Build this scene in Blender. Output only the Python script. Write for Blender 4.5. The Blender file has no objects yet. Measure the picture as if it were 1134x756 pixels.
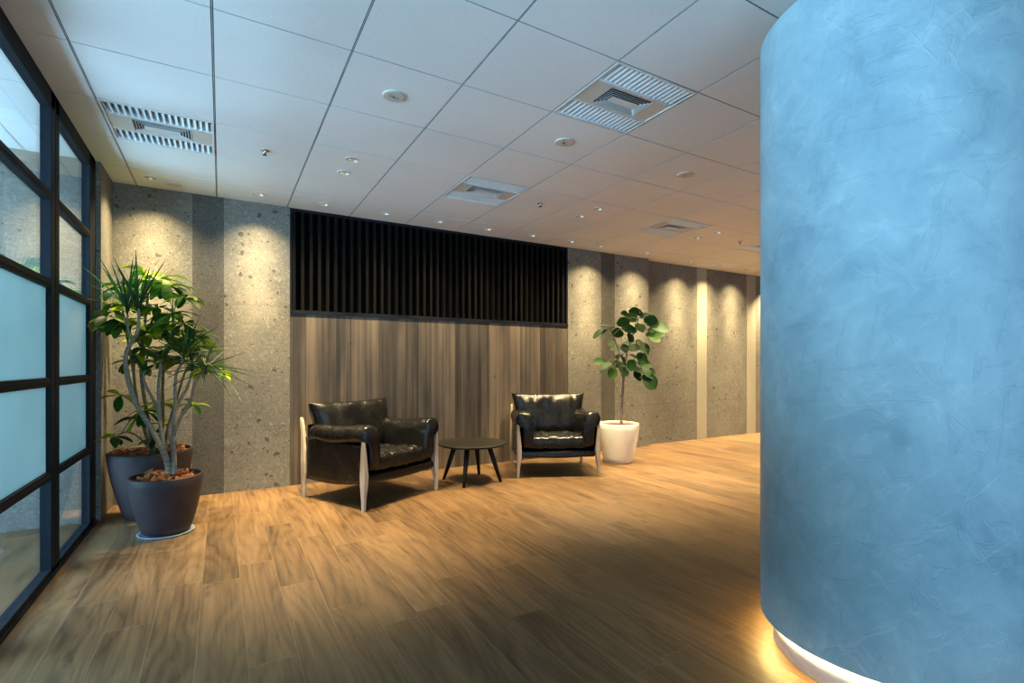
import bpy, bmesh, math, random
from mathutils import Vector, Matrix, noise

PI = math.pi
scn = bpy.context.scene
COL = scn.collection

# ------------------------------------------------------------------ camera
F_PX, CX, CY, YAW, EYE = 557.4, 567.0, 403.4, 0.5238, 1.281
CEIL = 2.94
S_, C_ = math.sin(YAW), math.cos(YAW)
cd = bpy.data.cameras.new('camera')
cam = bpy.data.objects.new('camera', cd)
COL.objects.link(cam)
cam.location = (0, 0, EYE)
cam.rotation_euler = (PI / 2, 0, -YAW)
cd.sensor_width = 36
cd.lens = F_PX / 1134 * 36
cd.shift_y = (CY - 378) / 1134
cd.clip_start = 0.02
scn.camera = cam


def pt(px, py, d):
    """place measured in the room: picture direction and a depth of its own"""
    u = (px - CX) / F_PX
    v = (CY - py) / F_PX
    return Vector((d * (S_ + u * C_), d * (C_ - u * S_), EYE + v * d))


# ------------------------------------------------------------------ materials
def mat(name):
    m = bpy.data.materials.new(name)
    m.use_nodes = True
    nt = m.node_tree
    nt.nodes.clear()
    return m, nt


class NT:
    def __init__(self, name):
        self.m, self.t = mat(name)

    def n(self, typ, **kw):
        nd = self.t.nodes.new(typ)
        for k, v in kw.items():
            if k.startswith('i_'):
                key = k[2:].replace('_', ' ')
                nd.inputs[key].default_value = v
            else:
                setattr(nd, k, v)
        return nd

    def l(self, a, b):
        self.t.links.new(a, b)

    def math(self, op, a, b=None, c=None):
        nd = self.t.nodes.new('ShaderNodeMath')
        nd.operation = op
        for i, x in enumerate((a, b, c)):
            if x is None:
                continue
            if isinstance(x, (int, float)):
                nd.inputs[i].default_value = x
            else:
                self.l(x, nd.inputs[i])
        return nd.outputs[0]

    def ramp(self, fac, stops, interp='LINEAR'):
        nd = self.t.nodes.new('ShaderNodeValToRGB')
        cr = nd.color_ramp
        cr.interpolation = interp
        while len(cr.elements) < len(stops):
            cr.elements.new(0.5)
        for e, (p, c) in zip(cr.elements, stops):
            e.position = p
            e.color = (*c, 1) if len(c) == 3 else c
        self.l(fac, nd.inputs[0])
        return nd.outputs[0]

    def mix(self, fac, a, b, blend='MIX'):
        nd = self.t.nodes.new('ShaderNodeMix')
        nd.data_type = 'RGBA'
        nd.blend_type = blend
        for x, k in ((fac, 0), (a, 6), (b, 7)):
            if isinstance(x, (int, float)):
                nd.inputs[k].default_value = x
            elif isinstance(x, tuple):
                nd.inputs[k].default_value = (*x, 1)
            else:
                self.l(x, nd.inputs[k])
        return nd.outputs[2]

    def noise(self, vec=None, scale=5, detail=4, rough=.55, dist=0, dim='3D', w=None):
        nd = self.t.nodes.new('ShaderNodeTexNoise')
        nd.noise_dimensions = dim
        nd.inputs['Scale'].default_value = scale
        nd.inputs['Detail'].default_value = detail
        nd.inputs['Roughness'].default_value = rough
        nd.inputs['Distortion'].default_value = dist
        if vec is not None:
            self.l(vec, nd.inputs['Vector'])
        if w is not None:
            self.l(w, nd.inputs['W'])
        return nd.outputs['Fac']

    def vor(self, vec, scale, rnd=1.0):
        nd = self.t.nodes.new('ShaderNodeTexVoronoi')
        nd.inputs['Scale'].default_value = scale
        nd.inputs['Randomness'].default_value = rnd
        self.l(vec, nd.inputs['Vector'])
        return nd

    def coord(self, scale=(1, 1, 1)):
        tc = self.n('ShaderNodeTexCoord')
        mp = self.n('ShaderNodeMapping')
        mp.inputs['Scale'].default_value = scale
        self.l(tc.outputs['Object'], mp.inputs['Vector'])
        return mp.outputs[0]

    def sep(self, v):
        s = self.n('ShaderNodeSeparateXYZ')
        self.l(v, s.inputs[0])
        return s.outputs

    def comb(self, x, y, z):
        s = self.n('ShaderNodeCombineXYZ')
        for i, q in enumerate((x, y, z)):
            if isinstance(q, (int, float)):
                s.inputs[i].default_value = q
            else:
                self.l(q, s.inputs[i])
        return s.outputs[0]

    def bump(self, h, strength=.3, dist=.01):
        b = self.n('ShaderNodeBump')
        b.inputs['Strength'].default_value = strength
        b.inputs['Distance'].default_value = dist
        self.l(h, b.inputs['Height'])
        return b.outputs[0]

    def bsdf(self, color, rough=.5, normal=None, spec=.5, metal=0, coat=0):
        p = self.n('ShaderNodeBsdfPrincipled')
        for k, x in (('Base Color', color), ('Roughness', rough), ('Metallic', metal),
                     ('Specular IOR Level', spec), ('Coat Weight', coat)):
            if isinstance(x, (int, float)):
                p.inputs[k].default_value = x
            elif isinstance(x, tuple):
                p.inputs[k].default_value = (*x, 1)
            else:
                self.l(x, p.inputs[k])
        if normal is not None:
            self.l(normal, p.inputs['Normal'])
        return p

    def out(self, sh):
        o = self.n('ShaderNodeOutputMaterial')
        self.l(sh if not hasattr(sh, 'outputs') else sh.outputs[0], o.inputs['Surface'])
        return self.m


def plain(name, color, rough=.5, spec=.5, metal=0, var=.12, scale=12, bump=0.0):
    k = NT(name)
    c = k.coord()
    f = k.noise(c, scale, 4)
    col = k.ramp(f, [(.3, tuple(x * (1 - var) for x in color)), (.7, tuple(min(1, x * (1 + var)) for x in color))])
    nrm = k.bump(k.noise(c, scale * 6, 3), bump, .003) if bump else None
    return k.out(k.bsdf(col, rough, nrm, spec, metal))


def m_floor():
    k = NT('oak_plank_floor')
    x, y, z = k.sep(k.coord())
    W, L = .195, 1.25
    xs = k.math('DIVIDE', k.math('ADD', x, .097), W)
    row = k.math('FLOOR', xs)
    wn = k.n('ShaderNodeTexWhiteNoise', noise_dimensions='1D')
    k.l(row, wn.inputs['W'])
    ys = k.math('ADD', k.math('DIVIDE', y, L), k.math('MULTIPLY', wn.outputs['Value'], 7.3))
    col = k.math('FLOOR', ys)
    w2 = k.n('ShaderNodeTexWhiteNoise', noise_dimensions='2D')
    k.l(k.comb(row, col, 0), w2.inputs['Vector'])
    rnd = w2.outputs['Value']
    w3 = k.n('ShaderNodeTexWhiteNoise', noise_dimensions='2D')
    k.l(k.comb(col, row, 0), w3.inputs['Vector'])
    rnd2 = w3.outputs['Value']
    fx = k.math('FRACT', xs)
    fy = k.math('FRACT', ys)
    ex = k.math('MULTIPLY', k.math('MINIMUM', fx, k.math('SUBTRACT', 1, fx)), W)
    ey = k.math('MULTIPLY', k.math('MINIMUM', fy, k.math('SUBTRACT', 1, fy)), L)
    edge = k.math('MINIMUM', ex, ey)
    seam = k.ramp(k.math('DIVIDE', edge, .004), [(.25, (1, 1, 1)), (.8, (0, 0, 0))])
    off = k.math('MULTIPLY', rnd, 37)
    # knots pull the grain lines around them
    kv = k.vor(k.comb(k.math('MULTIPLY', x, 4.2), k.math('MULTIPLY', y, 1.7), off), 1.0)
    kd = kv.outputs['Distance']
    pull = k.ramp(kd, [(.0, (1, 1, 1)), (.42, (0, 0, 0))], 'EASE')
    # long cathedral arcs
    warp = k.noise(k.comb(k.math('MULTIPLY', x, 3.2), k.math('MULTIPLY', y, .62), off), 1, 2, .45)
    ringv = k.math('ADD', k.math('MULTIPLY', warp, 4.0), k.math('ADD', k.math('MULTIPLY', fx, 1.1), k.math('MULTIPLY', pull, .28)))
    wob = k.noise(k.comb(k.math('MULTIPLY', x, 30), k.math('MULTIPLY', y, 6.0), off), 1, 2, .5)
    ringv = k.math('ADD', ringv, k.math('MULTIPLY', wob, .10))
    ring = k.math('POWER', k.math('PINGPONG', k.math('MULTIPLY', ringv, 5.0), 1.0), .45)
    fine = k.noise(k.comb(k.math('MULTIPLY', x, 85), k.math('MULTIPLY', y, 2.6), off), 1, 4, .7)
    med = k.noise(k.comb(k.math('MULTIPLY', x, 19), k.math('MULTIPLY', y, .9), off), 1, 4, .6)
    blotch = k.noise(k.comb(k.math('MULTIPLY', x, 7.0), k.math('MULTIPLY', y, 1.2), off), 1, 4, .55, .5)
    dash = k.noise(k.comb(k.math('MULTIPLY', x, 34), k.math('MULTIPLY', y, 9.0), off), 1, 2, .5)
    dashm = k.ramp(dash, [(.64, (0, 0, 0)), (.74, (1, 1, 1))])
    g = k.math('ADD', k.math('MULTIPLY', ring, .17), k.math('ADD', k.math('MULTIPLY', fine, .50), k.math('MULTIPLY', med, .40)))
    g = k.math('ADD', g, k.math('MULTIPLY', k.math('SUBTRACT', blotch, .5), .60))
    g = k.math('ADD', g, k.math('MULTIPLY', k.math('SUBTRACT', rnd2, .5), .15))
    g = k.math('SUBTRACT', g, k.math('MULTIPLY', dashm, .10))
    base = k.ramp(g, [(.27, (.034, .0185, .008)), (.43, (.079, .0435, .0190)), (.60, (.128, .0712, .0310)), (.86, (.200, .116, .052))])
    # knots
    keepk = k.math('GREATER_THAN', k.sep(kv.outputs['Color'])[0], .35)
    kn = k.ramp(kd, [(.02, (1, 1, 1)), (.11, (0, 0, 0))])
    base = k.mix(k.math('MULTIPLY', k.math('MULTIPLY', kn, keepk), .8), base, (.05, .03, .02))
    base = k.mix(k.math('MULTIPLY', seam, .35), base, (.24, .16, .08))
    h = k.math('SUBTRACT', k.math('MULTIPLY', g, .25), seam)
    nrm = k.bump(h, .25, .002)
    rough = k.math('ADD', .40, k.math('MULTIPLY', g, .14))
    return k.out(k.bsdf(base, rough, nrm, .42))


def m_panel():
    k = NT('weathered_oak_panelling')
    x, y, z = k.sep(k.coord())
    W = .1578
    xs = k.math('DIVIDE', k.math('SUBTRACT', x, .628), W)
    row = k.math('FLOOR', xs)
    wn = k.n('ShaderNodeTexWhiteNoise', noise_dimensions='1D')
    k.l(k.math('ADD', row, 3.37), wn.inputs['W'])
    rnd = wn.outputs['Value']
    fx = k.math('FRACT', xs)
    ex = k.math('MULTIPLY', k.math('MINIMUM', fx, k.math('SUBTRACT', 1, fx)), W)
    seam = k.ramp(k.math('DIVIDE', ex, .004), [(.3, (1, 1, 1)), (.75, (0, 0, 0))])
    off = k.math('MULTIPLY', rnd, 91)
    streak = k.noise(k.comb(k.math('MULTIPLY', x, 17), off, k.math('MULTIPLY', z, .45)), 1, 3, .5)
    fine = k.noise(k.comb(k.math('MULTIPLY', x, 130), off, k.math('MULTIPLY', z, 4)), 1, 4, .6)
    cloud = k.noise(k.comb(k.math('MULTIPLY', x, 6), off, k.math('MULTIPLY', z, 1.6)), 1, 3, .5)
    g = k.math('ADD', k.math('MULTIPLY', streak, 1.0), k.math('MULTIPLY', fine, .22))
    g = k.math('ADD', g, k.math('MULTIPLY', k.math('SUBTRACT', rnd, .5), .40))
    g = k.math('ADD', g, k.math('MULTIPLY', k.math('SUBTRACT', cloud, .5), .4))
    base = k.ramp(g, [(.30, (.046, .038, .032)), (.50, (.086, .069, .055)), (.66, (.142, .109, .082)), (.86, (.20, .15, .108))])
    kv = k.vor(k.comb(k.math('MULTIPLY', x, 5.0), off, k.math('MULTIPLY', z, 2.0)), 1.0)
    kn = k.ramp(kv.outputs['Distance'], [(.02, (1, 1, 1)), (.075, (0, 0, 0))])
    base = k.mix(k.math('MULTIPLY', kn, .7), base, (.03, .02, .015))
    base = k.mix(k.math('MULTIPLY', seam, .6), base, (.03, .022, .018))
    nrm = k.bump(k.math('SUBTRACT', k.math('MULTIPLY', g, .2), seam), .3, .002)
    return k.out(k.bsdf(base, .55, nrm, .3))


def m_stone(name, base_lo, base_hi, dark=(.06, .055, .05), light=(.62, .58, .5), joints=True, fine=False):
    k = NT(name)
    c = k.coord()
    x, y, z = k.sep(c)
    wob = k.n('ShaderNodeTexNoise')
    wob.inputs['Scale'].default_value = 9
    wob.inputs['Detail'].default_value = 3
    k.l(c, wob.inputs['Vector'])
    vm = k.n('ShaderNodeVectorMath', operation='MULTIPLY_ADD')
    k.l(wob.outputs['Color'], vm.inputs[0])
    vm.inputs[1].default_value = (.10, .10, .10)
    k.l(c, vm.inputs[2])
    cw = vm.outputs[0]
    a = k.noise(c, 3.2, 5, .6)
    b = k.noise(c, 55, 4, .7)
    col = k.ramp(k.math('ADD', k.math('MULTIPLY', a, .5), k.math('MULTIPLY', b, .5)), [(.36, base_lo), (.64, base_hi)])

    def peb(scale, thr, r0, r1, colr, amount, pick=0):
        nonlocal col
        v = k.vor(cw, scale)
        sp = k.sep(v.outputs['Color'])
        keep = k.math('GREATER_THAN', sp[pick], thr)
        rr = k.math('ADD', r0, k.math('MULTIPLY', sp[(pick + 1) % 3], r1 - r0))
        inside = k.math('LESS_THAN', v.outputs['Distance'], rr)
        col = k.mix(k.math('MULTIPLY', k.math('MULTIPLY', keep, inside), amount), col, colr)
    if fine:
        peb(95, .55, .2, .5, dark, .7, 0)
        peb(80, .72, .2, .45, light, .5, 1)
        peb(40, .85, .2, .4, dark, .6, 2)
    else:
        peb(26, .5, .2, .55, tuple(.5 * (p + q) for p, q in zip(base_hi, light)), .32, 1)
        peb(60, .55, .2, .5, light, .45, 2)
        peb(34, .80, .15, .42, light, .65, 0)
        peb(70, .62, .2, .45, dark, .5, 1)
        peb(30, .88, .15, .38, dark, .8, 2)
        peb(13, .90, .12, .34, dark, .75, 0)
        peb(12, .93, .15, .33, light, .35, 1)
    h = k.noise(c, 140, 3, .6)
    if joints:
        j = None
        for zz in (.645, 1.89):
            q = k.math('LESS_THAN', k.math('ABSOLUTE', k.math('SUBTRACT', z, zz)), .002)
            j = q if j is None else k.math('MAXIMUM', j, q)
        col = k.mix(k.math('MULTIPLY', j, .6), col, dark)
    nrm = k.bump(h, .25, .002)
    return k.out(k.bsdf(col, .62, nrm, .3))


def m_ceiling():
    k = NT('rock_wool_ceiling_tile')
    c = k.coord()
    n1 = k.noise(c, 260, 3, .7)
    v = k.vor(c, 75)
    keep = k.math('GREATER_THAN', k.sep(v.outputs['Color'])[0], .82)
    pit = k.math('MULTIPLY', keep, k.math('LESS_THAN', v.outputs['Distance'], .16))
    big = k.noise(c, 1.3, 3)
    col = k.ramp(k.math('ADD', k.math('MULTIPLY', n1, .6), k.math('MULTIPLY', big, .4)), [(.35, (.76, .76, .755)), (.65, (.86, .86, .85))])
    col = k.mix(k.math('MULTIPLY', pit, .55), col, (.25, .25, .25))
    nrm = k.bump(k.math('SUBTRACT', n1, pit), .2, .002)
    return k.out(k.bsdf(col, .85, nrm, .2))


def m_plaster():
    k = NT('blue_trowelled_plaster')
    c = k.coord()
    wob = k.n('ShaderNodeTexNoise')
    wob.inputs['Scale'].default_value = 2.2
    wob.inputs['Detail'].default_value = 5
    k.l(c, wob.inputs['Vector'])
    vm = k.n('ShaderNodeVectorMath', operation='MULTIPLY_ADD')
    k.l(wob.outputs['Color'], vm.inputs[0])
    vm.inputs[1].default_value = (.45, .45, .45)
    k.l(c, vm.inputs[2])
    cw = vm.outputs[0]
    a = k.noise(c, 1.7, 5, .6, .6)
    b = k.noise(cw, 3.2, 7, .62, .5)
    s = k.noise(cw, 7.5, 7, .68, .9)
    g = k.math('ADD', k.math('MULTIPLY', a, .5), k.math('ADD', k.math('MULTIPLY', b, .38), k.math('MULTIPLY', s, .22)))
    col = k.ramp(g, [(.38, (.21, .34, .42)), (.49, (.30, .455, .535)), (.60, (.37, .535, .605)), (.74, (.50, .65, .70))])
    sm = k.ramp(s, [(.58, (0, 0, 0)), (.64, (1, 1, 1))])
    sm2 = k.ramp(b, [(.30, (1, 1, 1)), (.40, (0, 0, 0))])
    col = k.mix(k.math('MULTIPLY', sm, .10), col, (.68, .80, .80))
    col = k.mix(k.math('MULTIPLY', sm2, .22), col, (.155, .26, .31))
    x, y, z = k.sep(c)
    u = k.math('MULTIPLY', k.math('ARCTAN2', y, x), .49)
    hs = None
    for ang, seed, lo in ((.6, 3.1, .60), (-.9, 8.7, .61), (.05, 15.3, .615), (1.35, 22.9, .62)):
        ca, sa_ = math.cos(ang), math.sin(ang)
        p1 = k.math('ADD', k.math('MULTIPLY', u, ca), k.math('MULTIPLY', z, sa_))
        p2 = k.math('SUBTRACT', k.math('MULTIPLY', z, ca), k.math('MULTIPLY', u, sa_))
        st = k.noise(k.comb(k.math('MULTIPLY', p1, 3.2), k.math('MULTIPLY', p2, 17), seed), 1, 4, .55, .35)
        edge = k.ramp(st, [(lo, (0, 0, 0)), (lo + .012, (1, 1, 1)), (lo + .10, (.25, .25, .25))])
        hs = edge if hs is None else k.math('MAXIMUM', hs, edge)
        col = k.mix(k.math('MULTIPLY', edge, .13), col, (.60, .73, .77) if seed < 10 else (.17, .28, .36))
    pat = k.noise(cw, 5.5, 4, .5, .3)
    patm = k.ramp(pat, [(.545, (0, 0, 0)), (.565, (1, 1, 1))])
    col = k.mix(k.math('MULTIPLY', patm, .09), col, (.17, .29, .38))
    hh = k.math('ADD', k.math('MULTIPLY', b, .5), k.math('ADD', k.math('MULTIPLY', s, .3), k.math('MULTIPLY', hs, .22)))
    nrm = k.bump(hh, .42, .02)
    return k.out(k.bsdf(col, k.math('ADD', .42, k.math('MULTIPLY', g, .2)), nrm, .35))


def m_leather():
    k = NT('black_leather')
    c = k.coord()
    v = k.vor(c, 260)
    n = k.noise(c, 9, 4, .6)
    col = k.ramp(n, [(.3, (.0035, .0035, .004)), (.7, (.008, .0078, .0075))])
    w = k.noise(c, 16, 4, .55, .6)
    nrm = k.bump(k.math('ADD', k.math('MULTIPLY', v.outputs['Distance'], .12), k.math('MULTIPLY', w, 1.0)), .32, .016)
    return k.out(k.bsdf(col, k.math('ADD', .20, k.math('MULTIPLY', n, .12)), nrm, .34))


def m_ash():
    k = NT('pale_ash_wood')
    x, y, z = k.sep(k.coord())
    g = k.noise(k.comb(k.math('MULTIPLY', x, 90), k.math('MULTIPLY', y, 90), k.math('MULTIPLY', z, 5)), 1, 4, .6)
    col = k.ramp(g, [(.3, (.40, .31, .22)), (.7, (.62, .50, .37))])
    return k.out(k.bsdf(col, .45, None, .4))


def m_blackwood():
    k = NT('black_stained_wood')
    x, y, z = k.sep(k.coord())
    g = k.noise(k.comb(k.math('MULTIPLY', x, 60), k.math('MULTIPLY', y, 6), k.math('MULTIPLY', z, 6)), 1, 5, .6)
    col = k.ramp(g, [(.3, (.005, .0045, .004)), (.7, (.014, .012, .010))])
    return k.out(k.bsdf(col, .5, None, .2))


def m_leaf(name, stops, trans=.35, rough=.35, sc=30):
    k = NT(name)
    g = k.n('ShaderNodeNewGeometry')
    c = k.coord()
    n = k.noise(c, sc, 3)
    f = k.math('ADD', k.math('MULTIPLY', g.outputs['Random Per Island'], .8), k.math('MULTIPLY', n, .2))
    col = k.ramp(f, stops)
    p = k.bsdf(col, rough, k.bump(k.noise(c, 70, 3), .2, .004), .22)
    t = k.n('ShaderNodeBsdfTranslucent')
    k.l(k.mix(1.0, col, (.9, 1.0, .35), 'MULTIPLY'), t.inputs[0])
    mx = k.n('ShaderNodeMixShader')
    mx.inputs[0].default_value = trans
    k.l(p.outputs[0], mx.inputs[1])
    k.l(t.outputs[0], mx.inputs[2])
    return k.out(mx)


def m_bark(name, lo, hi, ringscale=45):
    k = NT(name)
    c = k.coord()
    x, y, z = k.sep(c)
    n = k.noise(k.comb(k.math('MULTIPLY', x, 12), k.math('MULTIPLY', y, 12), k.math('MULTIPLY', z, ringscale)), 1, 4, .6)
    col = k.ramp(n, [(.3, lo), (.7, hi)])
    return k.out(k.bsdf(col, .7, k.bump(n, .5, .006), .3))


def m_glass():
    k = NT('clear_window_glass')
    tr = k.n('ShaderNodeBsdfTransparent')
    tr.inputs[0].default_value = (.93, .97, .975, 1)
    gl = k.n('ShaderNodeBsdfGlossy')
    gl.inputs['Roughness'].default_value = .01
    gl.inputs['Color'].default_value = (.9, .95, 1, 1)
    lw = k.n('ShaderNodeLayerWeight')
    nz = k.noise(k.coord(), 2.0, 2)
    fr_ = k.math('ADD', .04, k.math('MULTIPLY', k.math('POWER', lw.outputs['Facing'], 5), .9))
    fac = k.math('MULTIPLY', fr_, k.math('ADD', .9, k.math('MULTIPLY', nz, .2)))
    mx = k.n('ShaderNodeMixShader')
    k.l(fac, mx.inputs[0])
    k.l(tr.outputs[0], mx.inputs[1])
    k.l(gl.outputs[0], mx.inputs[2])
    return k.out(mx)


def m_frost():
    k = NT('frosted_window_film')
    nz = k.noise(k.coord(), 1.6, 3)
    col = k.ramp(nz, [(.3, (.32, .39, .375)), (.7, (.365, .435, .42))])
    t = k.n('ShaderNodeBsdfTranslucent')
    k.l(col, t.inputs[0])
    d = k.n('ShaderNodeBsdfDiffuse')
    k.l(col, d.inputs[0])
    m1 = k.n('ShaderNodeMixShader')
    m1.inputs[0].default_value = .30
    k.l(t.outputs[0], m1.inputs[1])
    k.l(d.outputs[0], m1.inputs[2])
    gl = k.n('ShaderNodeBsdfGlossy')
    gl.inputs['Roughness'].default_value = .16
    lw = k.n('ShaderNodeLayerWeight')
    m2 = k.n('ShaderNodeMixShader')
    k.l(k.math('ADD', .03, k.math('MULTIPLY', k.math('POWER', lw.outputs['Facing'], 5), .5)), m2.inputs[0])
    k.l(m1.outputs[0], m2.inputs[1])
    k.l(gl.outputs[0], m2.inputs[2])
    return k.out(m2)


def m_emit(name, col, strength):
    k = NT(name)
    e = k.n('ShaderNodeEmission')
    nz = k.noise(k.coord(), 30, 1)
    k.l(k.ramp(nz, [(0, tuple(x * .97 for x in col)), (1, col)]), e.inputs[0])
    e.inputs[1].default_value = strength
    return k.out(e)


M = dict(
    floor=m_floor(), panel=m_panel(),
    stone=m_stone('pebbled_tuff_stone', (.135, .127, .110), (.205, .191, .163), dark=(.045, .04, .035), light=(.30, .28, .24)),
    darkstone=m_stone('dark_speckled_granite', (.07, .066, .058), (.105, .098, .086), dark=(.025, .023, .02), light=(.20, .185, .16), joints=False, fine=True),
    ceiling=m_ceiling(), plaster=m_plaster(), leather=m_leather(), ash=m_ash(), blackwood=m_blackwood(),
    void=plain('black_void_lining', (.004, .004, .004), .8, .1),
    slat=plain('black_painted_slat', (.0028, .0025, .0022), .7, .12),
    frame=plain('dark_steel_frame', (.006, .009, .014), .6, .15),
    tbar=plain('grey_ceiling_bar', (.09, .105, .12), .5, .4),
    tbarlight=plain('pale_ceiling_bar', (.46, .48, .5), .5, .4),
    cream=plain('cream_smooth_panel', (.34, .315, .255), .55, .3, var=.03, scale=2),
    white=plain('white_enamel', (.72, .72, .71), .4, .5, var=.03),
    beige=plain('ivory_plastic', (.62, .58, .52), .45, .4, var=.03),
    louvre=plain('satin_aluminium_louvre', (.74, .80, .84), .3, .5, metal=.0, var=.03),
    trough=plain('lamp_trough_white', (.80, .84, .86), .5, .4, var=.03),
    dark=plain('dark_plastic', (.02, .02, .02), .5),
    chrome=plain('chrome', (.75, .75, .75), .15, .5, metal=1, var=.02),
    reflector=plain('downlight_reflector', (.55, .46, .34), .3, .5, metal=.9, var=.03),
    lampface=m_emit('warm_lamp_face', (1, .72, .40), 4),
    led=m_emit('warm_led', (1, .70, .24), 105),
    pot=plain('dark_plum_pot', (.026, .0165, .0185), .55, .3, var=.15, scale=8, bump=.15),
    whitepot=plain('white_glazed_pot', (.80, .78, .74), .35, .5, var=.02),
    saucer=plain('grey_saucer', (.22, .28, .34), .3, .5),
    mulch=plain('red_brown_bark_chips', (.20, .075, .032), .85, .2, var=.6, scale=25, bump=.5),
    soil=plain('dark_potting_soil', (.05, .028, .018), .95, .1, var=.4, scale=40, bump=.6),
    redsoil=plain('rust_brown_soil', (.16, .05, .025), .95, .1, var=.4, scale=40, bump=.6),
    spiky=m_leaf('dragon_tree_leaf', [(.1, (.010, .040, .014)), (.7, (.026, .085, .026)), (.95, (.10, .18, .03))], .2, .35),
    umb=m_leaf('umbrella_tree_leaf', [(.1, (.010, .048, .010)), (.45, (.028, .105, .012)), (.62, (.12, .24, .010)), (.85, (.40, .48, .010))], .40, .45),
    fig=m_leaf('rubber_fig_leaf', [(.1, (.007, .032, .006)), (.6, (.016, .062, .008)), (.95, (.048, .12, .012))], .15, .6),
    palestem=m_bark('grey_ringed_bark', (.15, .125, .09), (.34, .29, .215), 160),
    greenstem=m_bark('green_brown_stem', (.09, .085, .04), (.22, .20, .11), 40),
    figstem=m_bark('grey_fig_bark', (.12, .10, .075), (.30, .26, .20), 30),
    glass=m_glass(), frost=m_frost(),
)


# ------------------------------------------------------------------ mesh helpers
class MB:
    def __init__(self):
        self.v, self.f, self.mi, self.sm = [], [], [], []

    def add(self, vs, fs, mi=0, smooth=False):
        o = len(self.v)
        self.v += [tuple(p) for p in vs]
        for f in fs:
            self.f.append(tuple(o + i for i in f))
            self.mi.append(mi)
            self.sm.append(smooth)

    def box(self, x0, x1, y0, y1, z0, z1, mi=0, mx=None):
        vs = [Vector((x, y, z)) for z in (z0, z1) for y in (y0, y1) for x in (x0, x1)]
        if mx is not None:
            vs = [mx @ v for v in vs]
        self.add(vs, [(0, 2, 3, 1), (4, 5, 7, 6), (0, 1, 5, 4), (2, 6, 7, 3), (0, 4, 6, 2), (1, 3, 7, 5)], mi)

    def lathe(self, prof, c=(0, 0, 0), seg=40, mi=0, smooth=True, closed=False):
        n = len(prof)
        vs = []
        for i in range(seg):
            a = 2 * PI * i / seg
            for r, z in prof:
                vs.append((c[0] + r * math.cos(a), c[1] + r * math.sin(a), c[2] + z))
        fs = []
        for i in range(seg):
            j = (i + 1) % seg
            for q in range(n if closed else n - 1):
                w = (q + 1) % n
                fs.append((i * n + q, j * n + q, j * n + w, i * n + w))
        self.add(vs, fs, mi, smooth)

    def disc(self, r, c, seg=32, mi=0, up=True):
        vs = [(c[0] + r * math.cos(2 * PI * i / seg), c[1] + r * math.sin(2 * PI * i / seg), c[2]) for i in range(seg)]
        self.add(vs, [tuple(range(seg)) if up else tuple(reversed(range(seg)))], mi)

    def tube(self, pts, radii, seg=8, mi=0, caps=True):
        pts = [Vector(p) for p in pts]
        n = len(pts)
        if isinstance(radii, (int, float)):
            radii = [radii] * n
        vs, fs = [], []
        ref = Vector((.31, .2, .93)).normalized()
        t0 = (pts[1] - pts[0]).normalized()
        s = t0.cross(ref)
        if s.length < .05:
            s = t0.cross(Vector((1, 0, 0)))
        s.normalize()
        for i in range(n):
            t = (pts[min(i + 1, n - 1)] - pts[max(i - 1, 0)]).normalized()
            s = (s - t * s.dot(t)).normalized()
            b = t.cross(s)
            for q in range(seg):
                a = 2 * PI * q / seg
                vs.append(pts[i] + (s * math.cos(a) + b * math.sin(a)) * radii[i])
        for i in range(n - 1):
            for q in range(seg):
                w = (q + 1) % seg
                fs.append((i * seg + q, i * seg + w, (i + 1) * seg + w, (i + 1) * seg + q))
        if caps:
            fs.append(tuple(reversed(range(seg))))
            fs.append(tuple((n - 1) * seg + q for q in range(seg)))
        self.add(vs, fs, mi, True)

    def build(self, name, mats, parent=None, bevel=0, clean=False):
        me = bpy.data.meshes.new(name)
        me.from_pydata(self.v, [], self.f)
        if not isinstance(mats, (list, tuple)):
            mats = [mats]
        for m in mats:
            me.materials.append(m)
        for p, i, s in zip(me.polygons, self.mi, self.sm):
            p.material_index = i
            p.use_smooth = s
        me.update()
        if clean:
            bm = bmesh.new()
            bm.from_mesh(me)
            bmesh.ops.recalc_face_normals(bm, faces=bm.faces)
            bm.to_mesh(me)
            bm.free()
        o = bpy.data.objects.new(name, me)
        COL.objects.link(o)
        if parent is not None:
            o.parent = parent
        if bevel:
            b = o.modifiers.new('bevel', 'BEVEL')
            b.width = bevel
            b.segments = 2
            b.limit_method = 'ANGLE'
        return o


def spline(pts, per=8):
    P = [Vector(p) for p in pts]
    out = []
    for i in range(len(P) - 1):
        p0, p1, p2, p3 = P[max(i - 1, 0)], P[i], P[i + 1], P[min(i + 2, len(P) - 1)]
        for q in range(per):
            t = q / per
            out.append(.5 * ((2 * p1) + (p2 - p0) * t + (2 * p0 - 5 * p1 + 4 * p2 - p3) * t * t + (3 * p1 - p0 - 3 * p2 + p3) * t ** 3))
    out.append(P[-1])
    return out


def lerp_list(vals, n):
    out = []
    for i in range(n):
        t = i / max(1, n - 1) * (len(vals) - 1)
        a = min(int(t), len(vals) - 2)
        out.append(vals[a] + (vals[a + 1] - vals[a]) * (t - a))
    return out


def tag(o, label, cat, group=None):
    o['label'] = label
    o['category'] = cat
    if group:
        o['group'] = group
    return o


def thing(name, label, cat, loc=(0, 0, 0), rz=0, group=None):
    o = bpy.data.objects.new(name, None)
    o.empty_display_size = .1
    COL.objects.link(o)
    o.location = loc
    o.rotation_euler = (0, 0, rz)
    return tag(o, label, cat, group)


def struct(o):
    o['kind'] = 'structure'
    return o


def copy_thing(root, loc, label, rz=None):
    r = root.copy()
    COL.objects.link(r)
    r.location = loc
    if rz is not None:
        r.rotation_euler = (0, 0, rz)
    r['label'] = label
    for ch in root.children:
        c = ch.copy()
        COL.objects.link(c)
        c.parent = r
        for g in ch.children:
            d = g.copy()
            COL.objects.link(d)
            d.parent = c
    return r


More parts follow.
